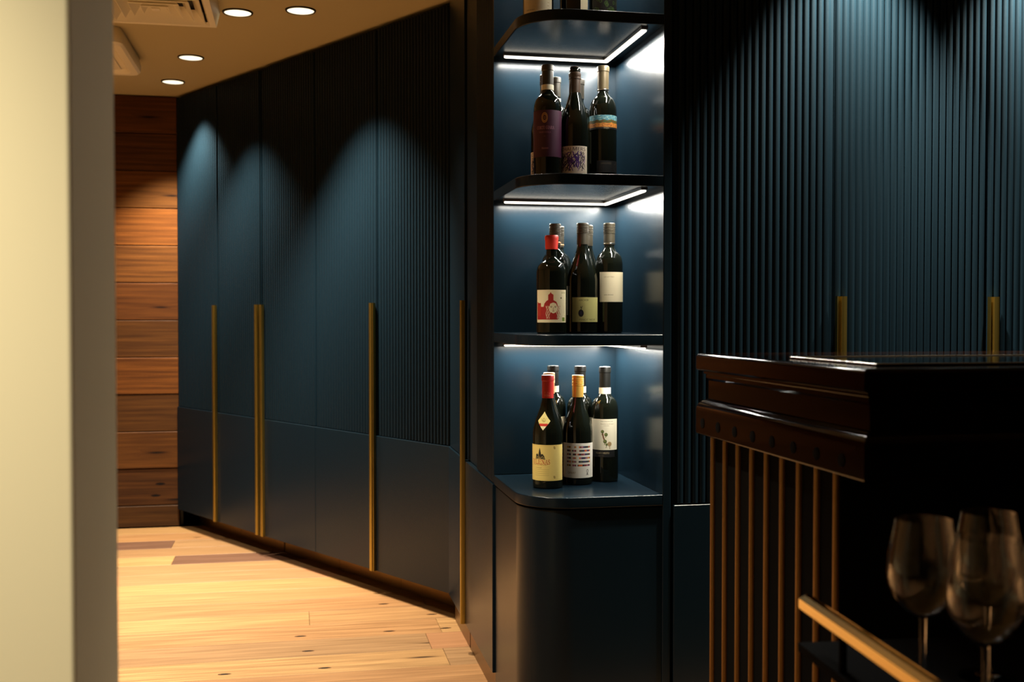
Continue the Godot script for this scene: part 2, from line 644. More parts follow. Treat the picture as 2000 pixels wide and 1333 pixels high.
func make_left_run() -> void:
	# seams measured along the wall from the inner corner
	var seam := [0.002, 0.49, 0.966, 1.452, 1.905, 2.385]
	var corner := Vector2(0.573, 4.04)
	var labels := [
		"navy reeded tall cabinet in the left run, closest to the bottle niche",
		"navy reeded tall cabinet left of the middle brass handle, bright light cone on its top",
		"navy reeded tall cabinet right of the wide double brass handle",
		"navy reeded tall cabinet left of the wide double brass handle",
		"navy reeded tall cabinet in the corner against the timber wall"]
	for k in 5:
		var w: float = seam[k + 1] - seam[k]
		var p := corner + Vector2(-0.5, 0.8660254) * float(seam[k + 1])
		var hs := []
		if k == 1: hs = [[w - 0.003, true]]
		if k == 2: hs = [[0.003, false]]
		if k == 3: hs = [[w - 0.003, true]]
		if k == 4: hs = [[w - 0.003, true]]
		if k == 3:
			w -= 0.009                                  # open shadow gap between the paired handles
			hs = [[w - 0.003, true]]
		tall_cabinet(labels[k], Vector3(p.x, 0, -p.y), deg_to_rad(-60), w, "joined", hs, "tall navy cabinets of the left run")
	# flat return panel and the door beside the niche
	tall_cabinet("narrow flat navy panel at the inside corner behind the slim brass handle", Vector3(SIDE_X, 0, -4.036), deg_to_rad(-90), 0.356, "", [], "", 0.02)
	tall_cabinet("navy tall door with slim brass handle seen edge-on, beside the niche", Vector3(SIDE_X, 0, -3.668), deg_to_rad(-90), 0.5515, "joined", [[0.004, false]], "", 0.02, 0.25)

func make_right_run() -> void:
	var xs := [0.960, 1.408, 1.860, 2.312, 2.764]
	var labels := [
		"navy reeded tall cabinet directly right of the bottle niche, without a handle",
		"navy reeded tall cabinet with brass handle left of centre behind the dark counter",
		"navy reeded tall cabinet with the rightmost brass handle",
		"navy reeded tall cabinet outside the right edge"]
	for k in 3:
		tall_cabinet(labels[k], Vector3(xs[k], 0, -FRONT), 0.0, xs[k + 1] - xs[k], "single", [] if k == 0 else [[0.002, false]], "tall navy cabinets of the right run", 0.05)
	struct("trim_1", bm(Vector3(0.95, CEIL - 0.002, 0.1), 0.0, Vector3(2.79, CEIL / 2.0, -FRONT - 0.06)), M.navy)


# ---------------------------------------------------------------- the bottle niche
func niche_outline(e: float, y: float, r := 0.13) -> PackedVector3Array:
	# plan of a shelf with its free corner rounded, drawn in by e on the two open sides; counter-clockwise from above
	var p := PackedVector3Array()
	var x0 := SIDE_X + e
	var d0 := FRONT + e
	var rr := r - e
	p.append(Vector3(NICHE_R - 0.001, y, -d0))
	p.append(Vector3(NICHE_R - 0.001, y, -BACK + 0.001))
	p.append(Vector3(x0, y, -BACK + 0.001))
	for i in 13:
		var a := PI / 2.0 * i / 12.0
		p.append(Vector3(x0 + rr - rr * cos(a), y, -(d0 + rr - rr * sin(a))))
	return p

func board(y0: float, y1: float, e := 0.0) -> ArrayMesh:
	var b := MB.new()
	b.loft([niche_outline(e + 0.0025, y0), niche_outline(e + 0.0007, y0 + 0.0007), niche_outline(e, y0 + 0.0025), niche_outline(e, y1 - 0.0025), niche_outline(e + 0.0007, y1 - 0.0007), niche_outline(e + 0.0025, y1)])
	return b.mesh(50.0)

func led(parent: Node, at: Vector3, length: float, along_x: bool, energy: float) -> void:
	var size := Vector3(length, 0.006, 0.013) if along_x else Vector3(0.013, 0.006, length)
	var rim := Vector3(length + 0.004, 0.007, 0.018) if along_x else Vector3(0.018, 0.007, length + 0.004)
	part("led_profile", bm(rim, 0.0, at + Vector3(0, 0.0035, 0)), M.alu, parent)
	part("led_diffuser", bm(size, 0.002, at + Vector3(0, -0.0025, 0)), M.led, parent)
	var a := AreaLight3D.new()
	a.name = "led_glow"
	a.area_size = Vector2(length, 0.010) if along_x else Vector2(0.010, length)
	a.area_normalize_energy = true
	a.light_energy = energy
	a.light_color = lin(1.0, 0.96, 0.86)
	a.area_range = 8.0
	a.area_attenuation = 2.0
	a.shadow_enabled = true
	a.rotation_degrees.x = -90
	a.position = at + Vector3(0, -0.0062, 0)
	add_child(a, true)

func make_niche() -> void:
	var t := thing("display_niche", "corner display niche with curved navy shelves and strip lights", "shelving")
	part("back_panel", bm(Vector3(NICHE_R - SIDE_X + 0.02, CEIL - 0.69, 0.006), 0.0, Vector3((NICHE_R + SIDE_X) / 2.0 + 0.01, 0.682 + (CEIL - 0.69) / 2.0, -BACK - 0.0032)), M.navy_satin, t)
	part("side_panel", bm(Vector3(0.022, CEIL - 0.006, BACK - FRONT), 0.0015, Vector3(NICHE_R + 0.011, CEIL / 2.0, -(BACK + FRONT) / 2.0)), M.navy_satin, t)
	for y in [1.095, 1.504, 1.917, 2.316]:
		var s := part("shelf" if y < 2.0 else "soffit", board(y - 0.028, y), M.navy_satin, t)
		led(s, Vector3((SIDE_X + NICHE_R) / 2.0 - 0.008, y - 0.0345, -BACK + 0.045), NICHE_R - SIDE_X - 0.06, true, 0.42)
		led(s, Vector3(NICHE_R - 0.042, y - 0.0345, -(FRONT + BACK) / 2.0 + 0.005), BACK - FRONT - 0.075, false, 0.46)
	var b := thing("curved_base_cabinet", "low navy base cabinet with a rounded corner under the bottles", "cabinet")
	part("body", board(0.022, 0.648, 0.004), M.navy_satin, b)
	part("counter_top", board(0.652, 0.680), M.navy_satin, b)
	part("kickboard", board(0.001, 0.0215, 0.03), M.black, b)


# ---------------------------------------------------------------- bottles
func bottle_profile(shape: String, r: float, h: float) -> PackedVector2Array:
	var nr := 0.0142
	var p := PackedVector2Array([Vector2(0.0, 0.012), Vector2(r * 0.45, 0.008), Vector2(r * 0.78, 0.0008), Vector2(r - 0.004, 0.0), Vector2(r - 0.001, 0.0015), Vector2(r, 0.005)])
	if shape == "claret":
		var y0 := h * 0.615
		p.append(Vector2(r, y0))
		var hs := h * 0.145
		for i in range(1, 9):                            # rounded shoulder
			var a := PI / 2.0 * i / 8.0 * 0.86
			p.append(Vector2(nr + 0.004 + (r - nr - 0.004) * cos(a), y0 + hs * sin(a) * 0.85))
		var last := p[p.size() - 1]
		for i in range(1, 7):                            # fillet into the neck
			var q := i / 6.0
			p.append(Vector2(lerpf(last.x, nr, 1.0 - pow(1.0 - q, 2.2)), lerpf(last.y, y0 + hs * 1.28, q)))
	else:
		var y0 := h * 0.47
		p.append(Vector2(r, y0))
		for i in range(1, 17):
			var q := i / 16.0
			var s := q * q * (3.0 - 2.0 * q)
			s = lerpf(s, 1.0 - cos(q * PI / 2.0), 0.35) if q < 1.0 else 1.0
			p.append(Vector2(lerpf(r, nr, s), lerpf(y0, h * 0.80, q)))
	p.append(Vector2(nr - 0.0005, h - 0.014))
	p.append(Vector2(nr + 0.0010, h - 0.013))
	p.append(Vector2(nr + 0.0010, h - 0.004))
	p.append(Vector2(nr - 0.001, h - 0.001))
	p.append(Vector2(0.0, h - 0.001))
	return p

func radius_at(p: PackedVector2Array, y: float) -> float:
	for i in range(5, p.size() - 1):
		if p[i].y <= y and p[i + 1].y >= y and p[i + 1].y > p[i].y:
			return lerpf(p[i].x, p[i + 1].x, (y - p[i].y) / (p[i + 1].y - p[i].y))
	return p[5].x

# a printed paper wrapped on the glass: centre angle and width in degrees, 0 facing +z
func wrap_label(prof: PackedVector2Array, y0: float, y1: float, mid: float, wide: float, diamond := false, lift := 0.0004) -> ArrayMesh:
	var nx := 24
	var ny := 8 if diamond else 1
	var v := PackedVector3Array()
	var n := PackedVector3Array()
	var u := PackedVector2Array()
	var ix := PackedInt32Array()
	for j in ny + 1:
		var q := float(j) / ny
		var y := lerpf(y0, y1, q)
		var k := 1.0 - absf(q * 2.0 - 1.0) if diamond else 1.0
		for i in nx + 1:
			var s := float(i) / nx - 0.5
			var a := deg_to_rad(mid + s * wide * maxf(k, 0.001))
			var r := radius_at(prof, y) + lift
			v.append(Vector3(sin(a) * r, y, cos(a) * r))
			var slope := (radius_at(prof, y + 0.002) - radius_at(prof, y - 0.002)) / 0.004
			n.append(Vector3(sin(a), -slope, cos(a)).normalized())
			u.append(Vector2(0.5 + s * k, 1.0 - q))
	for j in ny:
		for i in nx:
			var a := j * (nx + 1) + i
			ix.append_array(PackedInt32Array([a, a + nx + 1, a + 1, a + 1, a + nx + 1, a + nx + 2]))
	var arr := []
	arr.resize(Mesh.ARRAY_MAX)
	arr[Mesh.ARRAY_VERTEX] = v
	arr[Mesh.ARRAY_NORMAL] = n
	arr[Mesh.ARRAY_TEX_UV] = u
	arr[Mesh.ARRAY_INDEX] = ix
	var m := ArrayMesh.new()
	m.add_surface_from_arrays(Mesh.PRIMITIVE_TRIANGLES, arr)
	return m

# cap: {kind: foil / screw / wax / stopper, len, mat}; band: [y0, y1, mat]; labels: [[y0, y1, mid, wide, mat, diamond]]
func bottle(label: String, group: String, x: float, y: float, d: float, shape: String, r: float, h: float, cap: Dictionary, band: Array, labels: Array, turn := 0.0) -> Node3D:
	var t := thing("wine_bottle", label, "bottle", Vector3(x, y + 0.0004, -d), deg_to_rad(turn), group)
	var p := bottle_profile(shape, r, h)
	var g := MB.new()
	g.lathe(p, 44)
	part("glass", g.mesh(35.0), M.bottle, t)
	var c := MB.new()
	var n: float = 0.0142 + 0.0009
	var l: float = cap.len
	var prof := PackedVector2Array()
	match cap.kind:
		"screw":
			prof.append(Vector2(n + 0.0006, h - l))
			prof.append(Vector2(n + 0.0006, h - 0.030))
			for k in 5:
				var yy := h - 0.029 + k * 0.0042
				prof.append_array(PackedVector2Array([Vector2(n + 0.0006, yy), Vector2(n + 0.0016, yy + 0.001), Vector2(n + 0.0016, yy + 0.0026), Vector2(n + 0.0004, yy + 0.0034)]))
			prof.append_array(PackedVector2Array([Vector2(n + 0.0012, h - 0.007), Vector2(n + 0.0012, h - 0.0015), Vector2(n - 0.0005, h + 0.0005), Vector2(0.0, h + 0.0005)]))
		"wax":
			prof = PackedVector2Array([Vector2(n + 0.0012, h - l), Vector2(n + 0.002, h - l + 0.004), Vector2(n + 0.0022, h - 0.014), Vector2(n + 0.0034, h - 0.012), Vector2(n + 0.0036, h - 0.004), Vector2(n + 0.002, h), Vector2(0.0, h + 0.0008)])
		"stopper":
			prof = PackedVector2Array([Vector2(n + 0.0004, h - l), Vector2(n + 0.0004, h - 0.034), Vector2(n + 0.0018, h - 0.033), Vector2(n + 0.0018, h - 0.028), Vector2(n + 0.0005, h - 0.027), Vector2(n + 0.0018, h - 0.024), Vector2(n + 0.0018, h - 0.018), Vector2(n, h - 0.016), Vector2(n - 0.001, h - 0.0155)])
			prof.append_array(PackedVector2Array([Vector2(n - 0.0015, h - 0.001), Vector2(n - 0.003, h + 0.0008), Vector2(0.0, h + 0.0008)]))
		_:
			prof = PackedVector2Array([Vector2(n + 0.0005, h - l), Vector2(n + 0.0007, h - 0.0165), Vector2(n + 0.0021, h - 0.0150), Vector2(n + 0.0021, h - 0.0035), Vector2(n + 0.0008, h - 0.0004), Vector2(n - 0.001, h + 0.0003), Vector2(0.0, h + 0.0003)])
	c.lathe(prof, 36, Vector3.ZERO, false)
	part("capsule" if cap.kind in ["foil", "wax"] else "screw_cap", c.mesh(35.0), cap.mat, t)
	if band:
		var b := MB.new()
		b.lathe(PackedVector2Array([Vector2(n + 0.0012, band[0]), Vector2(n + 0.0015, band[0] + 0.0005), Vector2(n + 0.0015, band[1] - 0.0005), Vector2(n + 0.0012, band[1])]), 36, Vector3.ZERO, false)
		part("neck_band", b.mesh(), band[2], t)
	for q in labels:
		part("label", wrap_label(p, q[0], q[1], q[2], q[3], q.size() > 5 and q[5], 0.0004 if q.size() < 7 else q[6]), q[4], t)
	return t

func make_bottles() -> void:
	var foil_black := mat(lin(0.005, 0.005, 0.004), 0.42, 0.0, 0.35)
	var foil_olive := mat(lin(0.040, 0.033, 0.020), 0.40, 0.2)
	var foil_red := mat(lin(0.50, 0.022, 0.016), 0.35, 0.1)
	var wax_red := mat(lin(0.62, 0.03, 0.015), 0.45)
	var foil_gold := mat(lin(0.62, 0.36, 0.07), 0.35, 0.6)
	var foil_copper := mat(lin(0.65, 0.36, 0.18), 0.4, 0.4)
	var paper_band := mat(lin(0.72, 0.66, 0.48), 0.7)
	var low := "wine bottles on the lowest shelf"
	var midl := "wine bottles on the middle shelf"
	var upg := "wine bottles on the upper lit shelf"
	var topg := "wine bottles on the topmost shelf"

	# --- lowest shelf
	var y := 0.680
	var yellow := paper(art_village())
	var crest := paper(art_diamond())
	bottle("dark bottle with red capsule and yellow label, front left of lowest shelf", low, 0.670, y, 2.865, "burgundy", 0.041, 0.303, {"kind": "foil", "len": 0.062, "mat": foil_red}, [], [[0.022, 0.118, -43.0, 200.0, yellow], [0.157, 0.206, -32.0, 62.0, crest, true], [0.243, 0.281, -22.0, 130.0, paper(art_capsule(), 0.35), false, 0.0016]], 0.0)
	bottle("dark bottle with copper-topped cap directly behind the red-capsuled one", low, 0.695, y, 2.957, "burgundy", 0.041, 0.304, {"kind": "screw", "len": 0.058, "mat": foil_copper}, [], [[0.022, 0.112, -20.0, 160.0, yellow]])
	bottle("dark bottle with gold screw cap and label of coloured bars, lowest shelf", low, 0.766, y, 2.912, "burgundy", 0.041, 0.299, {"kind": "screw", "len": 0.060, "mat": foil_gold}, [], [[0.020, 0.115, -10.0, 150.0, paper(art_bars())]])
	var tree := paper(art_tree())
	for q in [[0.853, 2.945, "black-capped bottle with white neck band and tree label, rightmost on lowest shelf", -22.0], [0.797, 3.003, "black-capped bottle with white neck band behind the gold screw cap", -20.0], [0.727, 3.042, "black-capped bottle with white neck band at the rear left of lowest shelf", -15.0]]:
		bottle(q[2], low, q[0], y, q[1], "claret", 0.0375, 0.320, {"kind": "foil", "len": 0.062, "mat": foil_black}, [0.243, 0.262, paper_band], [[0.090, 0.176, q[3], 135.0, tree], [0.070, 0.089, q[3] - 8.0, 120.0, M.tree_foot]])

	# --- middle shelf
	y = 1.095
	bottle("squat bottle with red wax top and portrait label, front left of middle shelf", midl, 0.679, y, 2.86, "claret", 0.041, 0.264, {"kind": "wax", "len": 0.038, "mat": wax_red}, [], [[0.030, 0.117, -14.0, 134.0, paper(art_portrait())]])
	for q in [[0.711, 2.953, "dark bottle with olive screw cap just behind the red wax top"], [0.742, 3.04, "dark bottle with olive screw cap at the rear left of middle shelf"]]:
		bottle(q[2], midl, q[0], y, q[1], "claret", 0.0375, 0.303, {"kind": "screw", "len": 0.060, "mat": foil_olive}, [0.249, 0.252, foil_copper], [[0.05, 0.13, 0.0, 110.0, M.plain_paper]])
	var green := paper(art_seal())
	bottle("sloping-shouldered bottle with pale green label in the middle of middle shelf", midl, 0.775, y, 2.898, "burgundy", 0.041, 0.301, {"kind": "screw", "len": 0.058, "mat": foil_olive}, [], [[0.031, 0.098, 8.0, 130.0, green]])
	bottle("sloping-shouldered bottle half hidden behind the pale green label one", midl, 0.813, y, 2.988, "burgundy", 0.041, 0.303, {"kind": "screw", "len": 0.058, "mat": foil_olive}, [], [[0.031, 0.098, 8.0, 150.0, M.plain_paper]])
	bottle("dark bottle with large plain cream label, rightmost on middle shelf", midl, 0.857, y, 2.918, "claret", 0.0375, 0.304, {"kind": "screw", "len": 0.060, "mat": foil_olive}, [0.246, 0.249, M.steel], [[0.086, 0.168, 15.0, 150.0, paper(art_plain())]])

	# --- upper lit shelf
	y = 1.504
	bottle("tall bottle with purple label and gold ring emblem, front left of upper shelf", upg, 0.670, y, 2.87, "claret", 0.0375, 0.312, {"kind": "foil", "len": 0.056, "mat": foil_olive}, [0.244, 0.258, paper_band], [[0.062, 0.186, -18.0, 170.0, paper(art_purple())]])
	bottle("dark bottle with white patterned label edge behind the purple-labelled one", upg, 0.686, y, 2.962, "burgundy", 0.041, 0.306, {"kind": "screw", "len": 0.060, "mat": foil_olive}, [], [[0.020, 0.090, -20.0, 150.0, paper(art_splash())]])
	bottle("dark bottle with olive cap at the rear left of upper shelf", upg, 0.733, y, 3.045, "claret", 0.0375, 0.318, {"kind": "foil", "len": 0.056, "mat": foil_olive}, [0.25, 0.258, paper_band], [[0.062, 0.16, 0.0, 120.0, M.plain_paper]])
	bottle("sloping bottle with purple splash label in the middle of upper shelf", upg, 0.748, y, 2.88, "burgundy", 0.0405, 0.312, {"kind": "stopper", "len": 0.072, "mat": mat(lin(0.05, 0.028, 0.016), 0.35, 0.2)}, [], [[0.018, 0.094, -22.0, 122.0, paper(art_splash())]])
	bottle("round-shouldered bottle hidden behind the purple splash label", upg, 0.783, y, 2.973, "claret", 0.0375, 0.300, {"kind": "foil", "len": 0.055, "mat": foil_olive}, [], [[0.062, 0.15, 0.0, 120.0, M.plain_paper]])
	bottle("tall bottle with landscape band label, rightmost on upper shelf", upg, 0.836, y, 2.91, "claret", 0.0375, 0.325, {"kind": "foil", "len": 0.066, "mat": mat(lin(0.10, 0.075, 0.038), 0.4, 0.3)}, [0.258, 0.2605, M.steel], [[0.148, 0.186, 5.0, 200.0, paper(art_landscape())], [0.030, 0.062, 12.0, 110.0, paper(art_small_print())]])

	# --- topmost shelf, cut by the frame
	y = 1.917
	bottle("bottle with cream label foot at the left of topmost shelf", topg, 0.643, y, 2.865, "burgundy", 0.041, 0.300, {"kind": "foil", "len": 0.06, "mat": foil_black}, [], [[0.014, 0.10, -15.0, 125.0, paper(art_plain())]])
	bottle("bottle with cream label turned right in the middle of topmost shelf", topg, 0.742, y, 2.87, "claret", 0.0375, 0.304, {"kind": "screw", "len": 0.06, "mat": foil_olive}, [], [[0.006, 0.10, 52.0, 75.0, paper(art_plain())]])
	bottle("bottle with dark label of green scrollwork at the right of topmost shelf", topg, 0.826, y, 2.88, "claret", 0.0375, 0.304, {"kind": "foil", "len": 0.06, "mat": foil_black}, [], [[0.006, 0.10, 5.0, 130.0, paper(art_scrolls())]])


# ---------------------------------------------------------------- label prints
func art_village() -> Image:
	var im := blank(512, 256, lin(0.72, 0.55, 0.17))
	M.plain_paper = mat(lin(0.68, 0.62, 0.44), 0.6)
	M.tree_foot = paper(art_tree_foot())
	var ink := Color(0.16, 0.14, 0.08)
	var red := Color(0.62, 0.10, 0.05)
	for q in [[6, 6, 500, 2], [6, 248, 500, 2]]:
		im.fill_rect(Rect2i(q[0], q[1], q[2], q[3]), lin(0.6, 0.42, 0.1))
	# engraved village with a bell tower
	poly(im, [Vector2(236, 72), Vector2(246, 36), Vector2(252, 20), Vector2(258, 36), Vector2(268, 72)], ink)
	im.fill_rect(Rect2i(240, 60, 24, 34), ink)
	poly(im, [Vector2(204, 96), Vector2(206, 74), Vector2(222, 62), Vector2(238, 74), Vector2(238, 96)], ink)
	poly(im, [Vector2(262, 96), Vector2(262, 70), Vector2(282, 64), Vector2(300, 82), Vector2(304, 98)], ink)
	for k in 9:
		im.fill_rect(Rect2i(208 + k * 10, 80 + (k * 7) % 12, 4, 6), lin(0.72, 0.55, 0.17))
	stroke(im, [Vector2(200, 100), Vector2(250, 97), Vector2(308, 101)], 2.0, ink)
	letters(im, "JULIÉNAS", 254, 122, 200, red, serif, 1.1)
	letters(im, "APPELLATION JULIÉNAS CONTRÔLÉE", 256, 144, 150, Color(0.45, 0.3, 0.1), sans, 1.0)
	for k in 4:
		im.fill_rect(Rect2i(196, 176 + k * 14, 150, 1), Color(0.45, 0.32, 0.1))
	letters(im, "Vin de Bourgogne", 238, 164, 70, Color(0.4, 0.28, 0.1), serif, 1.0)
	for q in [[398, 20], [398, 230]]:
		disc(im, q[0], q[1], 9, 9, Color(0.45, 0.32, 0.1), 0.55)
		stroke(im, [Vector2(q[0] - 10, q[1] - 10), Vector2(q[0] + 10, q[1] + 10)], 1.2, Color(0.45, 0.32, 0.1))
	return im

func art_capsule() -> Image:
	var im := blank(192, 96, lin(0.50, 0.022, 0.016))
	var ink := Color(0.86, 0.62, 0.50)
	stroke(im, [Vector2(84, 66), Vector2(90, 24), Vector2(96, 8), Vector2(102, 24), Vector2(108, 66)], 1.6, ink)
	stroke(im, [Vector2(62, 68), Vector2(64, 46), Vector2(76, 38), Vector2(86, 48)], 1.6, ink)
	stroke(im, [Vector2(106, 48), Vector2(120, 40), Vector2(132, 68)], 1.6, ink)
	letters(im, "JULIÉNAS", 96, 82, 84, ink, serif, 1.0)
	return im

func art_diamond() -> Image:
	var im := blank(128, 128, lin(0.70, 0.60, 0.22))
	for k in 10:
		stroke(im, [Vector2(64 - 36 + k * 7, 44 + (k % 3) * 8), Vector2(58 + k * 2, 70)], 1.0, lin(0.35, 0.28, 0.06))
	disc(im, 64, 56, 14, 14, lin(0.45, 0.36, 0.08), 0.6)
	im.fill_rect(Rect2i(24, 82, 80, 18), Color(0.75, 0.16, 0.08))
	im.fill_rect(Rect2i(0, 100, 128, 28), lin(0.75, 0.70, 0.45))
	return im

func art_bars() -> Image:
	var im := blank(384, 256, lin(0.70, 0.67, 0.58))
	var pal := [Color(0.10, 0.08, 0.12), Color(0.80, 0.38, 0.12), Color(0.16, 0.16, 0.32), Color(0.45, 0.14, 0.12), Color(0.20, 0.26, 0.18), Color(0.75, 0.55, 0.18), Color(0.08, 0.08, 0.09), Color(0.60, 0.36, 0.40)]
	var r := RandomNumberGenerator.new()
	r.seed = 5
	for row in 6:
		var x := 66
		while x < 318:
			var w := r.randi_range(8, 26)
			if not (x > 116 and x < 126) and not (x > 162 and x < 182):
				im.fill_rect(Rect2i(x, 22 + row * 27, mini(w, 318 - x), 13), pal[r.randi() % pal.size()])
			x += w
		im.fill_rect(Rect2i(112, 22 + row * 27, 10, 13), lin(0.70, 0.67, 0.58))
		im.fill_rect(Rect2i(166, 22 + row * 27, 12, 13), lin(0.70, 0.67, 0.58))
	letters(im, "GAMAY", 118, 218, 84, Color(0.55, 0.42, 0.18), sans, 0.9)
	disc(im, 282, 206, 13, 13, Color(0.3, 0.28, 0.26), 0.6)
	poly(im, [Vector2(270, 222), Vector2(294, 222), Vector2(282, 236)], Color(0.3, 0.28, 0.26))
	im.fill_rect(Rect2i(264, 232, 36, 3), Color(0.3, 0.28, 0.26))
	return im

func art_tree() -> Image:
	var im := blank(320, 288, lin(0.68, 0.62, 0.46))
	var ink := Color(0.30, 0.25, 0.17)
	letters(im, "VIGNE DI MONTALCINO", 196, 22, 130, ink, serif, 1.0)
	letters(im, "denominazione di origine", 200, 46, 140, Color(0.5, 0.42, 0.3), serif, 1.0)
	letters(im, "controllata", 190, 62, 60, Color(0.5, 0.42, 0.3), serif, 1.0)
	stroke(im, [Vector2(176, 210), Vector2(160, 170), Vector2(150, 130)], 7.0, Color(0.42, 0.24, 0.12))
	for q in [[150, 116, 16], [186, 144, 17], [176, 208, 18], [192, 236, 12]]:
		disc(im, q[0], q[1], q[2], q[2], Color(0.28, 0.33, 0.13))
		disc(im, q[0] - 3, q[1] - 4, q[2] * 0.5, q[2] * 0.5, Color(0.45, 0.47, 0.22))
		stroke(im, [Vector2(q[0], q[1] + 14), Vector2(q[0] - 6, q[1] + 30)], 2.5, Color(0.34, 0.27, 0.14))
	disc(im, 222, 232, 22, 22, Color(0.60, 0.50, 0.34))
	stroke(im, [Vector2(222, 252), Vector2(224, 276)], 3.0, Color(0.5, 0.4, 0.25))
	return im

func art_tree_foot() -> Image:
	var im := blank(256, 48, Color(0.03, 0.03, 0.03))
	letters(im, "PRÀ DI CARLINA", 136, 16, 130, Color(0.80, 0.72, 0.56), serif, 1.1)
	letters(im, "montalcino", 124, 38, 60, Color(0.5, 0.44, 0.34), serif, 1.0)
	return im

func art_portrait() -> Image:
	var base := lin(0.70, 0.60, 0.38)
	var im := blank(384, 384, base)
	var red := Color(0.60, 0.10, 0.08)
	# red townscape: steps, tower and dome
	poly(im, [Vector2(8, 350), Vector2(8, 150), Vector2(22, 140), Vector2(30, 155), Vector2(70, 155), Vector2(72, 200), Vector2(106, 200), Vector2(116, 160), Vector2(140, 130), Vector2(158, 120), Vector2(158, 60), Vector2(176, 44), Vector2(184, 26), Vector2(194, 44), Vector2(214, 58), Vector2(214, 122), Vector2(244, 140), Vector2(258, 170), Vector2(264, 350)], red)
	for k in 5:
		im.fill_rect(Rect2i(18 + k * 11, 180, 3, 130), Color(0.72, 0.25, 0.18))
	# a face with long curls, reserved out of the red
	for k in 9:
		for s in [-1.0, 1.0]:
			var pts := []
			for j in 12:
				pts.append(Vector2(212 + s * (40 + k * 4.2 + 6.0 * sin(j * 0.9 + k)), 190 + j * 13.5))
			stroke(im, pts, 2.4, base if k % 2 == 0 else red)
	disc(im, 212, 210, 46, 66, base)
	stroke(im, [Vector2(170, 190), Vector2(176, 160), Vector2(212, 146), Vector2(246, 160), Vector2(254, 190)], 3.0, red)
	for s in [-1.0, 1.0]:
		stroke(im, [Vector2(212 + s * 12, 196), Vector2(212 + s * 22, 192), Vector2(212 + s * 34, 198)], 2.2, Color(0.30, 0.12, 0.08))
		disc(im, 212 + s * 22, 206, 7, 4, Color(0.25, 0.12, 0.08))
	stroke(im, [Vector2(214, 206), Vector2(208, 232), Vector2(216, 234)], 1.8, Color(0.45, 0.2, 0.12))
	disc(im, 212, 248, 11, 4, Color(0.50, 0.16, 0.10))
	stroke(im, [Vector2(190, 268), Vector2(212, 282), Vector2(236, 268), Vector2(236, 310), Vector2(212, 336), Vector2(190, 306), Vector2(190, 268)], 3.0, red)
	im.fill_rect(Rect2i(0, 350, 384, 34), base)
	im.fill_rect(Rect2i(290, 0, 94, 384), base)
	letters(im, "ROSSO", 340, 34, 64, Color(0.42, 0.38, 0.12), serif, 1.6)
	disc(im, 302, 96, 9, 10, Color(0.36, 0.32, 0.16))
	for k in 10:
		im.fill_rect(Rect2i(334, 120 + k * 16, 3, 9), Color(0.58, 0.50, 0.26))
	im.fill_rect(Rect2i(318, 324, 38, 44), Color(0.42, 0.52, 0.14))
	for k in 5:
		im.fill_rect(Rect2i(360 + (k % 2) * 8, 300 + k * 16, 8, 8), Color(0.40, 0.50, 0.16))
	return im

func art_seal() -> Image:
	var im := blank(384, 256, lin(0.46, 0.42, 0.15))
	var ink := Color(0.16, 0.15, 0.06)
	letters(im, "ARCHER", 140, 30, 110, ink, sans, 0.8)
	stroke(im, [Vector2(104, 96), Vector2(112, 116), Vector2(122, 92)], 3.0, ink)
	stroke(im, [Vector2(112, 116), Vector2(110, 132)], 3.0, ink)
	disc(im, 108, 164, 30, 38, Color(0.05, 0.04, 0.06))
	disc(im, 106, 160, 14, 18, Color(0.13, 0.10, 0.24))
	letters(im, "PINOT NOIR", 190, 232, 200, Color(0.30, 0.27, 0.10), sans, 0.7)
	return im

func art_plain() -> Image:
	var im := blank(320, 256, lin(0.74, 0.64, 0.42))
	letters(im, "QUATTRO", 92, 44, 90, Color(0.58, 0.46, 0.28), serif, 0.9)
	letters(im, "VINO ROSSO", 88, 196, 84, Color(0.42, 0.33, 0.2), sans, 0.9)
	for k in 8:
		im.fill_rect(Rect2i(258, 30 + k * 26, 28 - (k % 3) * 5, 5), Color(0.74, 0.63, 0.44))
	return im

func art_purple() -> Image:
	var im := blank(448, 384, lin(0.055, 0.006, 0.030))
	var gold := Color(0.80, 0.62, 0.34)
	disc(im, 204, 62, 34, 42, gold, 0.86)
	disc(im, 204, 62, 25, 31, gold, 0.80)
	disc(im, 204, 62, 12, 16, Color(0.40, 0.26, 0.14))
	letters(im, "CORTE GIARA", 212, 144, 196, Color(0.72, 0.52, 0.58), serif, 1.2)
	letters(im, "VALPOLICELLA", 206, 182, 130, Color(0.62, 0.42, 0.52), serif, 1.0)
	im.fill_rect(Rect2i(196, 214, 18, 3), Color(0.5, 0.34, 0.42))
	letters(im, "Ripasso", 210, 314, 74, Color(0.74, 0.54, 0.62), serif, 1.0)
	return im

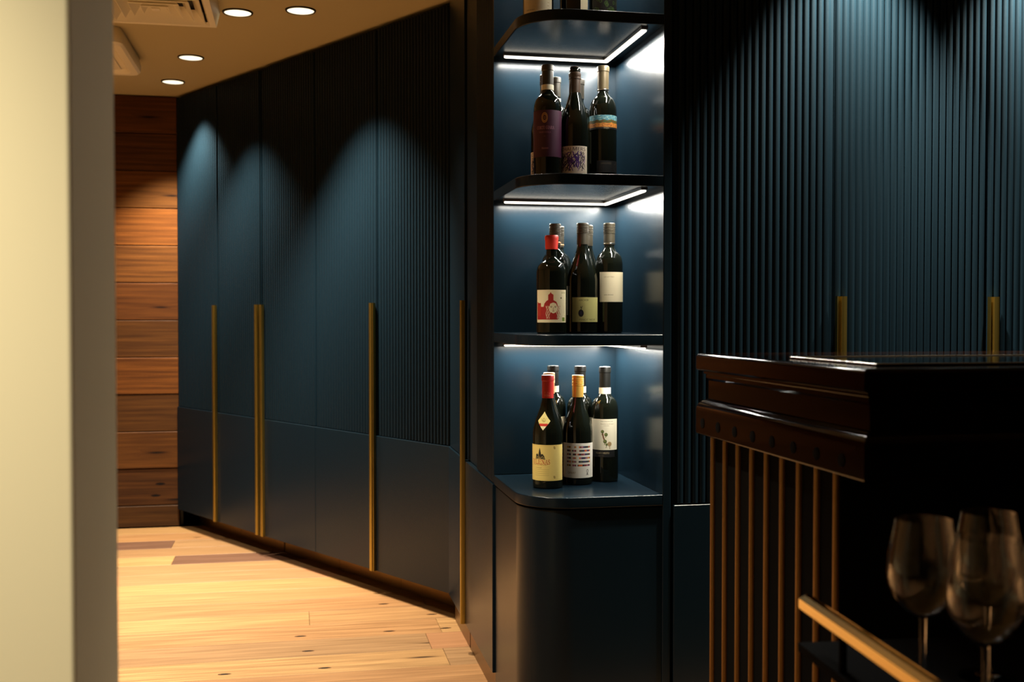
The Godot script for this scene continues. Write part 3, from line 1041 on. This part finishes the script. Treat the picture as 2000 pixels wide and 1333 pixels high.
func art_splash() -> Image:
	var im := blank(320, 320, lin(0.68, 0.58, 0.46))
	letters(im, "CHALMERS", 160, 34, 270, Color(0.20, 0.12, 0.10), sans, 0.95)
	# loose brushwork: long slanting strokes of purple and black thrown over the paper
	var r := RandomNumberGenerator.new()
	r.seed = 9
	for k in 150:
		var c := Vector2(r.randf_range(40, 280), r.randf_range(80, 262))
		var mid := absf(c.x - 165) < 62
		var dir := Vector2.from_angle(r.randf_range(-2.3, -0.5))
		var l := r.randf_range(10, 44)
		var pts := [c - dir * l, c + dir.orthogonal() * r.randf_range(-8, 8), c + dir * l]
		for q in pts.size():
			pts[q] = Vector2(clampf(pts[q].x, 26, 294), clampf(pts[q].y, 64, 278))
		stroke(im, pts, r.randf_range(1.5, 5.5 if mid else 3.5), Color(0.30, 0.13, 0.50) if mid and r.randf() < 0.75 else (Color(0.09, 0.05, 0.12) if r.randf() < 0.8 else Color(0.42, 0.26, 0.56)))
	letters(im, "SHIRAZ", 76, 302, 80, Color(0.45, 0.2, 0.3), sans, 0.8)
	return im

func art_landscape() -> Image:
	var im := blank(512, 96, Color(0.02, 0.02, 0.02))
	var n := FastNoiseLite.new()
	n.seed = 33
	n.frequency = 0.04
	for yy in 84:
		for x in 512:
			var q := n.get_noise_2d(x * 0.6, yy * 2.0)
			var c := Color(0.30, 0.52, 0.58).lerp(Color(0.62, 0.74, 0.70), clampf(q * 2.5, 0.0, 1.0))
			var edge := 34.0 + 8.0 * n.get_noise_2d(x * 0.4, 400.0)
			if yy > edge:
				c = Color(0.36, 0.26, 0.10).lerp(Color(0.24, 0.34, 0.14), clampf(q * 4.0, 0.0, 1.0))
			if yy > edge + 20.0:
				c = Color(0.78, 0.50, 0.18).lerp(Color(0.60, 0.34, 0.12), clampf(q * 3.0 + 0.3, 0.0, 1.0))
			im.set_pixel(x, yy, c)
	letters(im, "TERRE", 240, 91, 64, Color(0.7, 0.64, 0.5), serif, 0.8)
	return im

func art_small_print() -> Image:
	var im := blank(256, 96, Color(0.02, 0.02, 0.02))
	letters(im, "SANGIOVESE", 96, 22, 110, Color(0.44, 0.38, 0.3), sans, 1.0)
	disc(im, 206, 52, 26, 30, Color(0.30, 0.26, 0.2), 0.9)
	letters(im, "2016", 206, 52, 30, Color(0.36, 0.3, 0.24), serif, 1.0)
	return im

func art_scrolls() -> Image:
	var im := blank(256, 256, Color(0.045, 0.03, 0.02))
	var r := RandomNumberGenerator.new()
	r.seed = 77
	for k in 46:
		var c := Vector2(r.randf_range(20, 236), r.randf_range(20, 240))
		disc(im, c.x, c.y, 13, 13, Color(0.30, 0.42, 0.16), 0.72)
		disc(im, c.x + 5, c.y, 6, 6, Color(0.34, 0.44, 0.20), 0.6)
	return im


# ---------------------------------------------------------------- dark lacquered counter at the right
func make_counter() -> void:
	var t := thing("bar_counter", "dark lacquered bar counter with moulded edge and ribbed side", "counter")
	var x0 := 0.821
	var x1 := 1.95
	var d0 := 1.468
	var d1 := 2.153
	# moulding stages: (overhang inwards, height)
	var slab := [[0.007, 1.029], [0.002, 1.031], [0.0, 1.034], [0.0, 1.058], [0.0003, 1.0601], [0.0012, 1.0620], [0.0024, 1.0636], [0.0040, 1.0648], [0.0059, 1.0657], [0.008, 1.066]]
	var frieze := [[0.020, 0.972], [0.020, 1.010], [0.016, 1.015], [0.016, 1.022], [0.012, 1.024], [0.012, 1.0285]]
	var roll := [[0.006, 0.897], [0.001, 0.899], [0.0, 0.902], [0.0, 0.948]]
	for i in 9:
		var a := PI / 2.0 * i / 8.0
		roll.append([0.022 * (1.0 - cos(a)), 0.948 + 0.023 * sin(a)])
	for q in [["top_slab", slab, M.lacquer], ["frieze", frieze, M.lacquer], ["lower_moulding", roll, M.lacquer]]:
		var rings := []
		for s in q[1]:
			var e: float = s[0]
			rings.append(PackedVector3Array([Vector3(x0 + e, s[1], -d0 - e), Vector3(x1 - e, s[1], -d0 - e), Vector3(x1 - e, s[1], -d1 + e), Vector3(x0 + e, s[1], -d1 + e)]))
		var b := MB.new()
		b.loft(rings)
		part(q[0], b.mesh(32.0), q[2], t)
	# row of black studs along the lower moulding
	var stud := MB.new()
	stud.lathe(PackedVector2Array([Vector2(0.0105, 0.0), Vector2(0.0105, 0.0008), Vector2(0.0095, 0.0014), Vector2(0.0, 0.0014)]), 20)
	var sm := stud.mesh()
	for k in 8:
		var o := part("stud", sm, M.matt_black, t, Vector3(x0, 0.9225, -(2.115 - k * 0.083)))
		o.rotation.z = PI / 2.0
	# body under the moulding with slim bronze reeds on the side facing the aisle
	part("body", bm(Vector3(x1 - 0.03 - 0.86, 0.80, 2.163 - 1.612), 0.002, Vector3((x1 - 0.03 + 0.86) / 2.0, 0.4955, -(2.163 + 1.612) / 2.0)), M.matt_black, t)
	part("plinth", bm(Vector3(1.0, 0.094, 0.48), 0.0, Vector3(1.42, 0.0475, -1.885)), M.black, t)
	var st := MB.new()
	var plan := PackedVector2Array()
	for i in 13:
		var a := PI * i / 12.0
		plan.append(Vector2(-0.0075 * sin(a), -0.0075 * cos(a)))
	st.up(plan, 0.097, 0.8955)
	var smesh := st.mesh(35.0)
	for k in 9:
		part("reed", smesh, M.bronze, t, Vector3(0.8598, 0, -(2.150 - k * 0.0662)))
	# flat metal-edged tray on the counter
	var y := thing("serving_tray", "flat dark serving tray with a pale metal rim on the counter", "tray", Vector3(1.255, 1.0665, -1.70))
	part("base", bm(Vector3(0.72, 0.0016, 0.29), 0.0, Vector3(0, 0.0009, 0)), M.lacquer_black, y)
	for q in [[Vector3(0.74, 0.0032, 0.006), Vector3(0, 0.0017, 0.1485)], [Vector3(0.74, 0.0032, 0.006), Vector3(0, 0.0017, -0.1485)], [Vector3(0.006, 0.0032, 0.29), Vector3(0.366, 0.0017, 0)], [Vector3(0.006, 0.0032, 0.29), Vector3(-0.366, 0.0017, 0)]]:
		part("rim", bm(q[0], 0.0008, q[1]), M.steel, y)


# ---------------------------------------------------------------- brass cart with glasses
func make_cart() -> void:
	var turn := deg_to_rad(-4.9)
	var t := thing("bar_cart", "brass bar cart with a square gallery rail, in the right foreground", "cart", Vector3(0.694, 0, -1.391), turn)
	# local: x to the right, z towards the viewer, rail corner at the origin
	var w := 0.42
	var l := 0.62
	var rb := 0.0105
	for q in [[Vector3(rb * 2, 0.025, l), Vector3(0, 0.7455, l / 2.0 - rb)], [Vector3(rb * 2, 0.025, l), Vector3(w, 0.7455, l / 2.0 - rb)]]:
		part("side_rail", bm(q[0], 0.006, q[1]), M.brass_shiny, t)
	part("end_rail", bm(Vector3(w - 2 * rb - 0.001, 0.012, 0.012), 0.003, Vector3(w / 2.0, 0.736, l - 2 * rb)), M.brass_shiny, t)
	for x in [0.0, w]:
		for z in [0.12, l * 0.5, l - 0.06]:
			var b := MB.new()
			b.rod(Vector3(x, 0.689, z), Vector3(x, 0.7335, z), 0.005)
			part("rail_post", b.mesh(), M.matt_black, t)
	for x in [0.09, w - 0.09]:
		for z in [0.09, l - 0.11]:
			part("leg", bm(Vector3(0.018, 0.675, 0.018), 0.002, Vector3(x, 0.339, z)), M.black, t)
	part("tray", bm(Vector3(w + 0.018, 0.012, l - 0.002), 0.0, Vector3(w / 2.0, 0.683, l / 2.0 - rb)), M.matt_black, t)
	part("lower_shelf", bm(Vector3(w - 0.21, 0.012, l - 0.21), 0.002, Vector3(w / 2.0, 0.22, l / 2.0 - rb)), M.lacquer_black, t)
	for q in [[0.800, 1.19, "stemmed wine glass on the cart, leftmost and a little farther back"], [0.805, 1.075, "stemmed wine glass on the cart, largest and nearest"], [0.905, 1.215, "stemmed wine glass on the cart at the right edge of view"], [0.915, 1.10, "stemmed wine glass on the cart, nearest the right edge"]]:
		wine_glass(q[2], Vector3(q[0] - 0.055, 0.6905, -q[1]))

func wine_glass(label: String, at: Vector3) -> void:
	var g := thing("wine_glass", label, "wine glass", at, 0.0, "stemmed glasses on the bar cart")
	var bowl := MB.new()
	var outer := [[0.0042, 0.088], [0.010, 0.0905], [0.022, 0.098], [0.034, 0.111], [0.0405, 0.126], [0.0425, 0.140], [0.0415, 0.160], [0.0385, 0.180], [0.0345, 0.200], [0.0335, 0.208]]
	var prof := PackedVector2Array()
	for q in outer:
		prof.append(Vector2(q[0], q[1]))
	for i in range(outer.size() - 1, 0, -1):
		prof.append(Vector2(outer[i][0] - 0.0011, outer[i][1] + (0.0012 if i < 4 else 0.0)))
	prof.append(Vector2(0.0, 0.0905))
	bowl.lathe(prof, 40, Vector3.ZERO, false)
	part("bowl", bowl.mesh(40.0), crystal(), g)
	var stem := MB.new()
	stem.lathe(PackedVector2Array([Vector2(0.0, 0.0), Vector2(0.034, 0.0), Vector2(0.0345, 0.0012), Vector2(0.020, 0.0032), Vector2(0.007, 0.007), Vector2(0.0040, 0.016), Vector2(0.0036, 0.05), Vector2(0.0042, 0.0879), Vector2(0.0, 0.0879)]), 32, Vector3.ZERO, false)
	part("stem_and_foot", stem.mesh(40.0), crystal(), g)

func crystal() -> Material:
	if not M.has("crystal"):
		var m := mat(Color(1, 1, 1, 0.0), 0.0)
		m.refraction_enabled = true
		m.refraction_scale = 0.05
		m.transparency = BaseMaterial3D.TRANSPARENCY_ALPHA
		M.crystal = m
	return M.crystal
